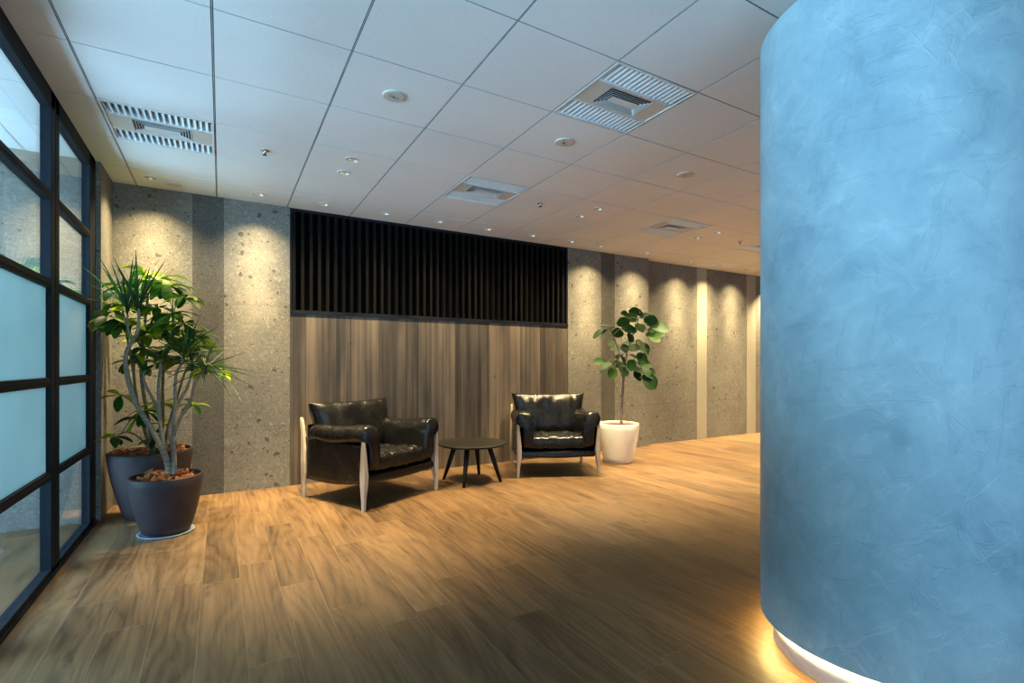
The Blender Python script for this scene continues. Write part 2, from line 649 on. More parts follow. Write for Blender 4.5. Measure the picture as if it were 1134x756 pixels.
# ------------------------------------------------------------------ room shell
XW, YB, YF = -.885, 5.78, 5.88          # window plane, back wall, far back wall
XL, XR, YN = -4.0, 13.2, -3.2           # shell limits

b = MB()
b.box(XL, XR, YN, 6.35, -.12, 0)
struct(b.build('floor', M['floor']))

# ceiling: tiles in a bar grid, with the openings of the fittings cut out of the tiles
GX0, GY0, U = -.6785, 2.732, .64
DL_R = .048
fit_tiles = {(0, 2), (4, -1), (4, 2), (8, 2), (11, 2)}
back_dl = [(-.546, 5.482), (.321, 5.482), (.922, 5.482), (1.56, 5.482), (2.19, 5.482), (2.83, 5.482), (3.466, 5.482),
           (4.09, 5.482), (4.588, 5.482), (5.486, 5.47), (6.56, 5.58), (7.22, 5.58), (7.95, 5.58)]
pair_dl = [(.92, 4.178), (.92, 4.492), (3.482, 4.178), (3.482, 4.492), (5.41, 4.178), (5.41, 4.492)]
holes = {}
for (hx, hy) in back_dl + pair_dl:
    ci, ri = math.floor((hx - GX0) / U), math.floor((hy - GY0) / U)
    holes.setdefault((ci, ri), []).append((hx, hy))


def rect_with_hole(mb, x0, x1, y0, y1, z, hx, hy, r):
    ang = [2 * PI * i / 24 for i in range(24)]
    for cx_, cy_ in ((x0, y0), (x1, y0), (x1, y1), (x0, y1)):
        ang.append(math.atan2(cy_ - hy, cx_ - hx) % (2 * PI))
    ang = sorted(set(round(a, 6) for a in ang))
    vs = []
    for a in ang:
        dx, dy = math.cos(a), math.sin(a)
        ts = []
        if dx > 1e-6: ts.append((x1 - hx) / dx)
        if dx < -1e-6: ts.append((x0 - hx) / dx)
        if dy > 1e-6: ts.append((y1 - hy) / dy)
        if dy < -1e-6: ts.append((y0 - hy) / dy)
        t = min(ts)
        vs += [(hx + r * dx, hy + r * dy, z), (hx + t * dx, hy + t * dy, z)]
    n = len(ang)
    mb.add(vs, [(2 * i, 2 * ((i + 1) % n), 2 * ((i + 1) % n) + 1, 2 * i + 1) for i in range(n)])


cb = MB()
gx, gy = .0065, .0045
for ci in range(-6, 22):
    for ri in range(-10, 5):
        x0, x1 = GX0 + ci * U + gx, GX0 + (ci + 1) * U - gx
        y0, y1 = GY0 + ri * U + gy, GY0 + (ri + 1) * U - gy
        x0, x1, y0, y1 = max(x0, XL), min(x1, XR), max(y0, YN), min(y1, 5.92)
        if x1 - x0 < .02 or y1 - y0 < .02 or (ci, ri) in fit_tiles:
            continue
        hs = holes.get((ci, ri), [])
        if not hs:
            cb.add([(x0, y0, CEIL), (x0, y1, CEIL), (x1, y1, CEIL), (x1, y0, CEIL)], [(0, 1, 2, 3)])
        else:
            hs = sorted(hs, key=lambda p: (p[1], p[0]))
            if len(hs) == 1:
                rect_with_hole(cb, x0, x1, y0, y1, CEIL, *hs[0], DL_R)
            elif abs(hs[0][1] - hs[1][1]) > .1:
                ym = .5 * (hs[0][1] + hs[1][1])
                rect_with_hole(cb, x0, x1, y0, ym, CEIL, *hs[0], DL_R)
                rect_with_hole(cb, x0, x1, ym, y1, CEIL, *hs[1], DL_R)
            else:
                xm = .5 * (hs[0][0] + hs[1][0])
                rect_with_hole(cb, x0, xm, y0, y1, CEIL, *hs[0], DL_R)
                rect_with_hole(cb, xm, x1, y0, y1, CEIL, *hs[1], DL_R)
        zt = CEIL + .012
        for (ax, ay, bx, by) in ((x0, y0, x1, y0), (x1, y0, x1, y1), (x1, y1, x0, y1), (x0, y1, x0, y0)):
            cb.add([(ax, ay, CEIL), (bx, by, CEIL), (bx, by, zt), (ax, ay, zt)], [(0, 1, 2, 3)])
# exposed bars between the tiles
for ci in range(-5, 22):
    x = GX0 + ci * U
    if XL < x < XR:
        cb.box(x - gx - .002, x + gx + .002, YN, 5.92, CEIL + .004, CEIL + .010, 1)
        cb.box(x - .0018, x + .0018, YN, 5.92, CEIL + .0005, CEIL + .004, 2)
for ri in range(-9, 5):
    y = GY0 + ri * U
    cb.box(XL, XR, y - gy - .001, y + gy + .001, CEIL + .004, CEIL + .009, 1)
# slab above
cb.box(XL, XR, YN, 6.35, CEIL + .25, CEIL + .35, 1)
struct(cb.build('ceiling', [M['ceiling'], M['tbar'], M['tbarlight']]))

# back wall : stone, dark strips, recess for the screen
wb = MB()
XP = -.855
for x0, x1, mi in ((XP - .3, -.243, 0), (-.243, .023, 1), (.023, .628, 0), (4.255, 4.857, 0), (4.857, 5.123, 1), (5.123, 5.82, 0)):
    wb.box(x0, x1, YB, 6.35, 0, CEIL + .2, mi)
for x0, x1 in ((5.82, 7.05), (7.30, 8.40), (8.66, XR)):
    wb.box(x0, x1, YF, 6.35, 0, CEIL + .2, 0)
struct(wb.build('wall_back', [M['stone'], M['darkstone']]))
wv = MB()
wv.box(.628, 4.255, 6.12, 6.35, 1.82, CEIL + .2)
struct(wv.build('wall_recess', M['void']))
wp = MB()
wp.box(.630, 4.253, YB + .004, 6.35, 0, 1.82)
struct(wp.build('wall_middle', M['panel']))
for i, (x0, x1) in enumerate(((7.05, 7.30), (8.40, 8.66))):
    t_ = MB()
    t_.box(x0, x1, YF - .004, 6.35, 0, CEIL + .2)
    struct(t_.build('trim_%d' % (i + 1), M['cream']))

# stone wall beyond the glass, ending in the pier next to the window
wl = MB()
wl.box(XL, XP, 5.262, YB + .02, 0, CEIL + .2)
struct(wl.build('wall_left', M['stone']))
# closing walls out of view: right end, and the wall behind the camera with a wide opening to daylight
wr = MB()
wr.box(XR, XR + .2, YN - .2, 6.35, 0, CEIL + .35)
struct(wr.build('wall_right', M['cream']))
wf = MB()
wf.box(XL, -.7, YN - .2, YN, 0, CEIL + .35)
wf.box(6.0, XR, YN - .2, YN, 0, CEIL + .35)
wf.box(-.7, 6.0, YN - .2, YN, 2.7, CEIL + .35)
wf.box(-.7, 6.0, YN - .2, YN, -.1, .25)
struct(wf.build('wall_front', M['cream']))

# window wall on the left
win = bpy.data.objects.new('window_1', None)
COL.objects.link(win)
struct(win)
fr = MB()
FD = .055
xo, xi = XW - FD, XW
posts = [(-3.2, -3.05), (-2.15, -1.98), (-1.12, -.95), (-.09, .08), (.94, 1.11), (1.97, 2.14), (2.98, 3.15), (4.01, 4.185), (5.04, 5.215)]
bars = [(2.272, 2.326), (1.741, 1.795), (1.147, 1.201), (.585, .635)]
for (y0, y1) in posts:
    ym = .5 * (y0 + y1)
    fr.box(xo, xi, y0, ym - .006, 0, CEIL)
    fr.box(xo, xi, ym + .006, y1, 0, CEIL)
    fr.box(xo + .008, xi - .012, ym - .006, ym + .006, 0, CEIL)
fr.box(xo - .01, xi + .012, -3.2, 5.255, 0, .018)
fr.box(xo, xi, -3.2, 5.255, .018, .048)
fr.box(xo, xi, -3.2, 5.215, 2.83, CEIL)
fr.box(xo, xi - .004, 5.215, 5.262, .0, CEIL)
for k_, (z0, z1) in enumerate(bars):
    for a, c in zip(posts[:-1], posts[1:]):
        fr.box(xo + .003, xi - .003, a[1], c[0], z0, z1)
        fr.box(xo + .015, xi + .002, a[1], c[0], z0 + .016, z1 - .016)
fr.build('window_frame', M['frame'], win, bevel=.003)
zr = [.048] + [q for zz in reversed(bars) for q in zz] + [2.83]
gl, fg = MB(), MB()
xg = XW - .03
for a, c in zip(posts[:-1], posts[1:]):
    for j in range(5):
        z0, z1 = zr[2 * j], zr[2 * j + 1]
        (fg if j in (1, 2) else gl).box(xg - .004, xg + .004, a[1], c[0], z0, z1)
gl.build('clear_pane', M['glass'], win)
fg.build('frosted_pane', M['frost'], win)

# ------------------------------------------------------------------ slatted screen
sc = thing('slat_screen', 'black vertical slat screen filling the recess above the wood panelling', 'screen', (2.44, YB + .1, 1.82))
f_ = MB()
x0, x1 = .628 - 2.44, 4.255 - 2.44
f_.box(x0, x1, -.105, .02, 0, .04)
f_.box(x0, x0 + .02, -.095, .02, .04, CEIL - 1.82)
f_.box(x1 - .02, x1, -.095, .02, .04, CEIL - 1.82)
f_.box(x0 + .02, x1 - .02, -.09, .02, CEIL - 1.82 - .03, CEIL - 1.82 + .1)
f_.build('frame', M['frame'], sc)
s_ = MB()
x = .655
while x < 4.235:
    s_.box(x - 2.44, x - 2.44 + .030, -.092, -.022, .04, CEIL - 1.82 - .03)
    x += .0856
s_.build('slats', M['slat'], sc)

# ------------------------------------------------------------------ blue plaster column
PCX, PCY, PR = 2.515, 1.09, .49
colm = thing('plaster_column', 'large round blue trowelled plaster column with a lit white plinth, foreground right', 'column', (PCX, PCY, 0))
p_ = MB()
Z0, Z1 = .13, 2.772
p_.lathe([(.40, Z0 + .03), (PR - .02, Z0 + .03), (PR - .02, Z0 + .004), (PR - .005, Z0), (PR, Z0 + .006), (PR, Z1 - .008), (PR - .008, Z1), (.25, Z1)], seg=128)
sh = p_.build('shaft', M['plaster'], colm)
p_ = MB()
p_.lathe([(.01, .001), (PR - .055, .001), (PR - .055, Z0 + .028), (.01, Z0 + .028)], seg=96)
o = p_.build('plinth', M['white'], colm)
o['label'] = 'white recessed plinth'
p_ = MB()
p_.lathe([(.01, Z1), (.27, Z1), (.27, CEIL), (.01, CEIL)], seg=64)
p_.build('neck', M['white'], colm)
p_ = MB()
p_.lathe([(PR - .034, Z0 + .027), (PR - .024, Z0 + .027), (PR - .024, Z0 + .019), (PR - .034, Z0 + .019)], seg=96, closed=True)
o = p_.build('light_strip', M['led'], colm)
o['label'] = 'warm glowing strip under the column edge'

# ------------------------------------------------------------------ ceiling fittings
def make_fitting(cx_, cy_, label):
    t = thing('ceiling_light', label, 'ceiling light', (cx_, cy_, CEIL), 0, 'louvred ceiling lights with air diffusers')
    h = U / 2 - .006
    m = MB()
    for (x0, x1, y0, y1) in ((-h, h, -h, -h + .012), (-h, h, h - .012, h), (-h, -h + .012, -h + .012, h - .012), (h - .012, h, -h + .012, h - .012)):
        m.box(x0, x1, y0, y1, -.003, .03)
    for yy in (-.128, .118):
        m.box(-h + .012, h - .012, yy, yy + .010, -.001, .08)
    m.build('frame', M['white'], t)
    for sgn in (-1, 1):
        y0, y1 = (-h + .012, -.128) if sgn < 0 else (.128, h - .012)
        tr = MB()
        x0, x1 = -h + .012, h - .012
        ym = .5 * (y0 + y1)
        prof = [(y0, .002), (y0 + .01, .05), (ym - .03, .085), (ym + .03, .085), (y1 - .01, .05), (y1, .002)]
        vs = [(x, y, z) for x in (x0, x1) for y, z in prof]
        n = len(prof)
        tr.add(vs, [(i, i + 1, n + i + 1, n + i) for i in range(n - 1)] + [tuple(range(n)), tuple(range(n, 2 * n))], 0)
        tp = tr.build('lamp_trough', M['trough'], t)
        tb = MB()
        tb.tube([(x0 + .01, ym, .055), (x1 - .01, ym, .055)], .013, 10)
        tb.build('lamp_tube', M['white'], tp)
        bl = MB()
        nb = 17
        for i in range(0, nb + 1):
            x = x0 + (x1 - x0) * i / nb
            # curved blade leaning along the strip
            pr_ = [(-.012, .016), (-.002, .034), (.002, .034), (.006, .018), (.012, .001), (.002, .005)]
            vs = [(x + a, y, z) for y in (y0 + .002, y1 - .002) for a, z in pr_]
            q = len(pr_)
            bl.add(vs, [(a, (a + 1) % q, q + (a + 1) % q, q + a) for a in range(q)] + [tuple(range(q)), tuple(range(q, 2 * q))])
        bl.build('louvre', M['louvre'], t)
    # centre panel with its opening
    m = MB()
    ox, oy = .172, .096
    for (x0, x1, y0, y1) in ((-h + .012, -ox, -.118, .118), (ox, h - .012, -.118, .118), (-ox, ox, -.118, -oy), (-ox, ox, oy, .118)):
        m.box(x0, x1, y0, y1, .002, .008)
    m.build('centre_panel', M['beige'], t)
    # diffuser : nested flared rings
    m = MB()

    def ring(a0, b0, a1, b1, z0, z1, mi=0):
        vs = []
        for (a, bq, z) in ((a0, b0, z0), (a1, b1, z1)):
            vs += [(-a, -bq, z), (a, -bq, z), (a, bq, z), (-a, bq, z)]
        m.add(vs, [(i, (i + 1) % 4, 4 + (i + 1) % 4, 4 + i) for i in range(4)], mi)
        vs2 = []
        for (a, bq, z) in ((a0 - .002, b0 - .002, z0), (a1 - .002, b1 - .002, z1)):
            vs2 += [(-a, -bq, z), (a, -bq, z), (a, bq, z), (-a, bq, z)]
        m.add(vs2, [((i + 1) % 4, i, 4 + i, 4 + (i + 1) % 4) for i in range(4)], mi)
    for q in range(4):
        d = q * .0165
        ring(ox - d, oy - d, ox - d - .004, oy - d - .004, .0 - q * .001, .005, 0)
    d = .066
    a, bq = ox - d, oy - d
    m.add([(-a, -bq, -.004), (a, -bq, -.004), (a, bq, -.004), (-a, bq, -.004)], [(3, 2, 1, 0)], 0)
    ring(a, bq, a - .006, bq - .006, -.004, .006, 0)
    m.box(-ox - .003, ox + .003, -oy - .003, oy + .003, .016, .022, 1)
    m.build('air_diffuser', [M['white'], M['dark']], t)
    return t


def tc(ci, ri):
    return (GX0 + (ci + .5) * U, GY0 + (ri + .5) * U, CEIL)


L0 = make_fitting(*tc(4, -1)[:2], 'largest louvred ceiling light with square air vent, nearest the blue column')
copy_thing(L0, tc(0, 2), 'louvred ceiling light with air vent beside the left window wall')
copy_thing(L0, tc(4, 2), 'small louvred ceiling light with air vent above the black slat screen')
copy_thing(L0, tc(8, 2), 'distant pale louvred ceiling light above the white potted fig')
copy_thing(L0, tc(11, 2), 'farthest louvred ceiling light, half cut off by the blue column')


def make_downlight(loc, label, group):
    t = thing('downlight', label, 'downlight', loc, 0, group)
    m = MB()
    m.lathe([(.0475, .012), (.0475, -.001), (.050, -.004), (.055, -.003), (.056, 0)], seg=28)
    m.build('trim_ring', M['white'], t)
    m = MB()
    m.lathe([(.0475, .0), (.044, .02), (.036, .045), (.030, .055)], seg=28)
    m.build('reflector', M['reflector'], t)
    m = MB()
    m.disc(.030, (0, 0, .055), 24, 0, False)
    m.build('lamp', M['lampface'], t)
    return t


dl_where = ['in the far left ceiling corner above the potted plants', 'above the stone wall left of the slat screen',
            'first from the left along the slat screen', 'second from the left along the slat screen',
            'third from the left along the slat screen', 'fourth from the left along the slat screen',
            'fifth from the left along the slat screen', 'above the right end of the slat screen',
            'above the stone wall just right of the slat screen', 'above the stone wall edge over the potted fig',
            'above the far stone wall before the first cream strip', 'above the first cream strip on the far wall',
            'above the far stone wall between the two cream strips']
D0 = None
for (x, y), w in zip(back_dl, dl_where):
    lab = 'small warm recessed downlight ' + w
    if D0 is None:
        D0 = make_downlight((x, y, CEIL), lab, 'downlights along the back wall')
    else:
        copy_thing(D0, (x, y, CEIL), lab)
pair_where = ['front one of the ceiling pair above the left armchair', 'rear one of the ceiling pair above the left armchair',
              'front one of the ceiling pair above the right armchair', 'rear one of the ceiling pair above the right armchair',
              'front one of the ceiling pair right of the distant louvred light', 'rear one of the ceiling pair right of the distant louvred light']
for (x, y), w in zip(pair_dl, pair_where):
    c = copy_thing(D0, (x, y, CEIL), 'small recessed downlight, ' + w)
    c['group'] = 'paired downlights in the ceiling'


def make_sensor(loc, label):
    t = thing('ceiling_sensor', label, 'sensor', loc, .4, 'round ceiling sensors')
    m = MB()
    m.lathe([(.066, 0), (.066, -.006), (.062, -.009), (.001, -.0095)], seg=40, smooth=False)
    m.build('body', M['beige'], t)
    for sx in (-1, 1):
        m = MB()
        m.lathe([(.014, -.009), (.013, -.011), (.010, -.0085), (.001, -.0085)], (sx * .024, 0, 0), 18)
        m.build('lens', M['reflector'], t)
    m = MB()
    m.lathe([(.006, -.010), (.006, -.013), (.001, -.013)], (0, 0, 0), 12)
    m.build('indicator', M['dark'], t)
    return t


S0 = make_sensor((.921, 3.055, CEIL), 'round white ceiling sensor left of the others, near the top middle')
copy_thing(S0, (2.211, 3.055, CEIL), 'round ceiling sensor beside the largest louvred light', .9)
copy_thing(S0, (3.505, 3.05, CEIL), 'round ceiling sensor nearest the blue column', .9)


def make_sprinkler(loc, label):
    t = thing('ceiling_sprinkler', label, 'sprinkler', loc, 0, 'ceiling sprinklers')
    m = MB()
    m.lathe([(.001, .001), (.034, 0), (.033, -.004), (.018, -.009), (.012, -.009), (.012, -.001)], seg=24)
    m.build('escutcheon', M['chrome'], t)
    m = MB()
    m.tube([(0, 0, .02), (0, 0, -.026)], .007, 10)
    for sx in (-1, 1):
        m.tube([(sx * .010, 0, -.008), (sx * .011, 0, -.022), (sx * .003, 0, -.034)], .0025, 6)
    m.build('head', M['chrome'], t)
    m = MB()
    m.lathe([(.001, -.033), (.017, -.034), (.017, -.036), (.001, -.037)], seg=18)
    m.build('deflector', M['dark'], t)
    return t


P0 = make_sprinkler((.292, 4.339, CEIL), 'small dark ceiling sprinkler between the left louvred light and the slat screen')
copy_thing(P0, (2.847, 4.345, CEIL), 'small dark ceiling sprinkler right of the middle louvred light')
copy_thing(P0, (6.053, 4.335, CEIL), 'small dark ceiling sprinkler beside the farthest louvred light')
m = MB()
m.lathe([(.068, 0), (.068, -.003), (.064, -.005), (.001, -.005)], seg=40)
o = m.build('ceiling_speaker', M['beige'])
o.location = (-.377, 5.573, CEIL)
tag(o, 'flat round beige ceiling disc in the corner above the potted plants', 'speaker')


# ------------------------------------------------------------------ armchairs
def pillow_mesh(mb, w, h, t, mx, edge=.012, n=26, ex=3.0, pinch=.05, wr=.008, seed=0, wscale=9, stretch=(1, 1), sag=0.0, taper=0.0):
    """soft cushion lying in its local xy plane, thickness along z"""
    def P(i, j, side):
        u, v = -1 + 2 * i / n, -1 + 2 * j / n
        x = w / 2 * u * (1 - pinch * (1 - v * v)) * (1 - taper * (1 - v) / 2)
        y = h / 2 * v * (1 - pinch * (1 - u * u))
        prof = max(0.0, (1 - abs(u) ** ex) * (1 - abs(v) ** ex)) ** .42
        z = edge + (t / 2 - edge) * prof
        q = Vector((x * wscale * stretch[0] + seed * 7.1, y * wscale * stretch[1], seed * 3.3 + side))
        z += wr * prof ** .6 * noise.noise(q) + wr * .5 * prof ** .5 * noise.noise(q * 2.3)
        zz = side * z
        if sag:
            zz -= sag * (1 - u * u) * (1 - v * v)
        return mx @ Vector((x, y, zz))
    N = n + 1
    vs = [P(i, j, 1) for i in range(N) for j in range(N)] + [P(i, j, -1) for i in range(N) for j in range(N)]
    fs = []
    for i in range(n):
        for j in range(n):
            a, b_, c, d = i * N + j, (i + 1) * N + j, (i + 1) * N + j + 1, i * N + j + 1
            fs.append((a, b_, c, d))
            o = N * N
            fs.append((o + d, o + c, o + b_, o + a))
    bd = [(i, 0) for i in range(n)] + [(n, j) for j in range(n)] + [(n - i, n) for i in range(n)] + [(0, n - j) for j in range(n)]
    for q in range(len(bd)):
        a = bd[q][0] * N + bd[q][1]
        c_ = bd[(q + 1) % len(bd)]
        c = c_[0] * N + c_[1]
        fs.append((a, N * N + a, N * N + c, c))
    mb.add(vs, fs, 0, True)


def leg_mesh(mb, prof):
    """prof: list of (z, cx, cy, half_x, half_y)"""
    vs = []
    for z, cx_, cy_, hx, hy in prof:
        c = .25
        for (sx, sy) in ((-1, -1 + c), (-1 + c, -1), (1 - c, -1), (1, -1 + c), (1, 1 - c), (1 - c, 1), (-1 + c, 1), (-1, 1 - c)):
            vs.append((cx_ + sx * hx, cy_ + sy * hy, z))
    n = len(prof)
    fs = [tuple(reversed(range(8))), tuple((n - 1) * 8 + q for q in range(8))]
    for i in range(n - 1):
        for q in range(8):
            w = (q + 1) % 8
            fs.append((i * 8 + q, i * 8 + w, (i + 1) * 8 + w, (i + 1) * 8 + q))
    mb.add(vs, fs)


def make_armchair(loc, rz, label):
    t = thing('armchair', label, 'armchair', loc, rz, 'black leather armchairs by the wood wall')
    HX, HY = .462, .435
    # legs
    for sx in (-1, 1):
        m = MB()
        pf = []
        for z, w, inn in ((0, .016, 0), (.10, .020, .002), (.22, .030, .010), (.30, .033, .013), (.40, .028, .010), (.52, .021, .003), (.595, .016, 0), (.605, .012, 0)):
            pf.append((z, sx * (HX - inn), -HY + inn * .6, w * .80, w * 1.05))
        leg_mesh(m, pf)
        m.build('leg', M['ash'], t, bevel=.003)
        m = MB()
        pf = []
        for z, w, dy in ((0, .016, .012), (.10, .020, .006), (.24, .030, -.006), (.34, .033, -.008), (.48, .028, -.004), (.62, .022, .012), (.73, .018, .034), (.765, .012, .044)):
            pf.append((z, sx * (HX - .004), HY + dy, w * .80, w * 1.05))
        leg_mesh(m, pf)
        m.build('leg', M['ash'], t, bevel=.003)
    # leather slings
    for sx in (-1, 1):
        m = MB()
        ny, nz = 18, 10
        vs = []
        for side in (-.008, .008):
            for i in range(ny + 1):
                u = i / ny
                y = -HY + .015 + u * (2 * HY - .03)
                zb = .235 + (.185 - .235) * u - .028 * math.sin(PI * u)
                ztp = .562 + .02 * u
                for j in range(nz + 1):
                    w = j / nz
                    z = zb + (ztp - zb) * w
                    x = HX - .012 - .008 * math.sin(PI * u) * (.4 + .6 * math.sin(PI * w)) + side
                    x += .003 * noise.noise(Vector((y * 6, z * 6, sx * 3.0)))
                    vs.append((sx * x, y, z))
        N = nz + 1
        K = (ny + 1) * N
        fs = []
        for i in range(ny):
            for j in range(nz):
                a = i * N + j
                q = (a, a + N, a + N + 1, a + 1)
                fs.append(q)
                fs.append(tuple(K + p for p in reversed(q)))
        for i in range(ny):
            for j in (0, nz):
                a = i * N + j
                fs.append((a, a + N, K + a + N, K + a))
        for i in (0, ny):
            for j in range(nz):
                a = i * N + j
                fs.append((a, a + 1, K + a + 1, K + a))
        m.add(vs, fs, 0, True)
        m.build('side_panel', M['leather'], t, clean=True)
    # front rail with a sagging lower edge, wrapped in leather, and the base under the seat
    m = MB()
    nx = 20
    vs = []
    for i in range(nx + 1):
        u = i / nx
        x = -HX + .03 + u * (2 * HX - .06)
        zb = .232 - .022 * math.sin(PI * u)
        for (y, z) in ((-HY + .005, zb + .008), (-HY - .003, zb + .03), (-HY, .29), (-HY + .02, .305), (-HY + .06, .30), (-HY + .06, zb)):
            vs.append((x, y, z))
    fs = [tuple(range(6)), tuple(nx * 6 + q for q in range(6))]
    for i in range(nx):
        for q in range(6):
            w = (q + 1) % 6
            fs.append((i * 6 + q, i * 6 + w, (i + 1) * 6 + w, (i + 1) * 6 + q))
    m.add(vs, fs, 0, False)
    m.build('front_rail', M['leather'], t, clean=True)
    m = MB()
    m.box(-HX + .03, HX - .03, -HY + .06, HY - .03, .215, .285)
    m.build('seat_base', M['leather'], t, bevel=.01)
    m = MB()
    m.box(-HX + .03, HX - .03, HY - .03, HY - .010, .20, .70)
    m.build('back_panel', M['leather'], t, bevel=.008)
    # seat cushion
    m = MB()
    mx = Matrix.Translation((0, -.055, .372)) @ Matrix.Rotation(math.radians(3.0), 4, 'X').inverted()
    pillow_mesh(m, .70, .78, .165, mx, edge=.045, ex=6, pinch=.015, wr=.022, seed=1, wscale=20, stretch=(1.0, .30), n=72)
    m.build('seat_cushion', M['leather'], t, clean=True)
    # back cushion
    m = MB()
    mx = Matrix.Translation((0, .275, .655)) @ Matrix.Rotation(math.radians(90 - 14), 4, 'X')
    pillow_mesh(m, .945, .53, .25, mx, edge=.012, ex=4.6, pinch=.05, wr=.022, seed=2, wscale=7, stretch=(1.2, .5), n=44, taper=.10)
    m.build('back_cushion', M['leather'], t, clean=True)
    # arm cushions: padded saddle over each side
    sec = [(.285, .36), (.272, .46), (.276, .56), (.292, .64), (.325, .694), (.395, .708), (.455, .697), (.482, .655), (.484, .598), (.462, .566), (.424, .55), (.410, .46), (.405, .36), (.36, .335)]
    for sx in (-1, 1):
        m = MB()
        ring = spline([Vector((a, 0, z)) for a, z in sec + [sec[0]]], 4)[:-1]
        cxs = sum(p.x for p in ring) / len(ring)
        czs = sum(p.z for p in ring) / len(ring)
        ny = 40
        vs = []
        nr = len(ring)
        for i in range(ny + 1):
            u = i / ny
            y = -.462 + u * .80
            e = min(u, 1 - u) * .80
            k_ = 1 - .22 * (1 - min(1, e / .05)) ** 2.6
            lift = .012 * math.sin(u * PI * 2.2 + .6) + (.02 * (1 - u))
            for p in ring:
                x, z = cxs + (p.x - cxs) * k_, czs + (p.z - czs) * k_
                if p.z > .5:
                    z += lift + .022 * max(0, 1 - u * .80 / .05) * (1 if p.z > .66 else 0)
                nv = noise.noise(Vector((x * 7, y * 15, z * 7 + sx * 5)))
                am = (.010 + .018 * max(0, 1 - e / .14)) * (1 if p.z > .6 else .25)
                d = Vector((p.x - cxs, 0, p.z - czs))
                d.normalize()
                x += d.x * nv * am
                z += d.z * nv * am
                vs.append((sx * x, y, z))
        fs = []
        for i in range(ny):
            for q in range(nr):
                w = (q + 1) % nr
                fs.append((i * nr + q, i * nr + w, (i + 1) * nr + w, (i + 1) * nr + q))
        for i, s in ((0, -.012), (ny, .012)):
            o = len(vs)
            vs.append((sx * cxs, -.462 + (i / ny) * .80 + s, czs))
            for q in range(nr):
                fs.append((i * nr + q, i * nr + (q + 1) % nr, o))
        m.add(vs, fs, 0, True)
        m.build('arm_cushion', M['leather'], t, clean=True)
    return t


A0 = make_armchair((1.297, 5.035, 0), math.radians(26), 'black leather armchair with pale wood legs, left of the round table')
copy_thing(A0, (3.50, 5.075, 0), 'black leather armchair with pale wood legs, between the round table and white pot', math.radians(-25))

# ------------------------------------------------------------------ round table
tb = thing('side_table', 'low round black side table between the two armchairs', 'table', (2.395, 5.03, 0), .08)
m = MB()
m.lathe([(.001, .425), (.369, .425), (.378, .421), (.378, .411), (.364, .400), (.001, .398)], seg=72)
m.build('tabletop', M['blackwood'], tb)
for a in (45, 135, 225, 315):
    a = math.radians(a)
    m = MB()
    c, s = math.cos(a), math.sin(a)
    m.tube([(.19 * c, .19 * s, .40), (.25 * c, .25 * s, .22), (.325 * c, .325 * s, 0.0)], [.029, .025, .016], 16)
    m.build('leg', M['blackwood'], tb)
m = MB()
m.tube([(.18 * math.cos(PI / 4), .18 * math.sin(PI / 4), .388), (-.18 * math.cos(PI / 4), -.18 * math.sin(PI / 4), .388)], .012, 8)
m.tube([(-.18 * math.cos(PI / 4), .18 * math.sin(PI / 4), .388), (.18 * math.cos(PI / 4), -.18 * math.sin(PI / 4), .388)], .012, 8)
m.build('cross_brace', M['blackwood'], tb)


# ------------------------------------------------------------------ plants
def clampv(v):
    return Vector((max(v.x, -.835), min(v.y, YB - .03), max(v.z, .03)))


def leaf(mb, base, d, L, W, shape, droop=.3, fold=.15, seg=6, wave=0.0, rng=random, clamp=True, face=None):
    d = d.normalized()
    side = d.cross(face if face is not None else Vector((0, 0, 1)))
    if side.length < .1:
        side = Vector((rng.uniform(-1, 1), rng.uniform(-1, 1), 0))
    side.normalize()
    side = (Matrix.Rotation(rng.uniform(-.5, .5), 3, d) @ side).normalized()
    nrm = side.cross(d).normalized()
    rows = []
    p = base.copy()
    dirn = d.copy()
    for i in range(seg + 1):
        t = i / seg
        if shape == 'strap':
            w = W * (min(1, .55 + t * 2.5)) * (1 - t) ** .55
        elif shape == 'obov':
            w = W * (math.sin(PI * min(1, t * .93 + .03)) ** .8) * (.55 + .6 * t)
        else:
            w = W * (math.sin(PI * min(1, .04 + t * .95)) ** .62) * (.85 + .3 * t)
        w = max(w, W * .04)
        f = fold * w
        wv_ = wave * W * math.sin(t * 9 + base.x * 40)
        l_ = p - side * w / 2 + nrm * (f + wv_)
        r_ = p + side * w / 2 + nrm * (f - wv_)
        rows += [l_, p.copy(), r_]
        dirn = (dirn + Vector((0, 0, -droop / seg * (.5 + t)))).normalized()
        p = p + dirn * (L / seg)
    if clamp:
        rows = [clampv(r) for r in rows]
    fs = []
    for i in range(seg):
        a = i * 3
        fs += [(a, a + 1, a + 4, a + 3), (a + 1, a + 2, a + 5, a + 4)]
    mb.add(rows, fs, 0, True)


def pot_mesh(rt, h, rb, wall=.02, soil=.03):
    m = MB()
    pr_ = [(.001, 0), (rb - .012, 0), (rb, .008)]
    for q in (.12, .25, .4, .55, .7, .85):
        pr_.append((rb + (rt * 1.0 - rb) * (1 - (1 - q) ** 1.55), h * q))
    pr_ += [(rt, h - .012), (rt - .005, h - .002), (rt - wall + .004, h), (rt - wall, h - .008), (rt - wall - .004, h - soil - .05)]
    m.lathe(pr_, seg=72)
    return m


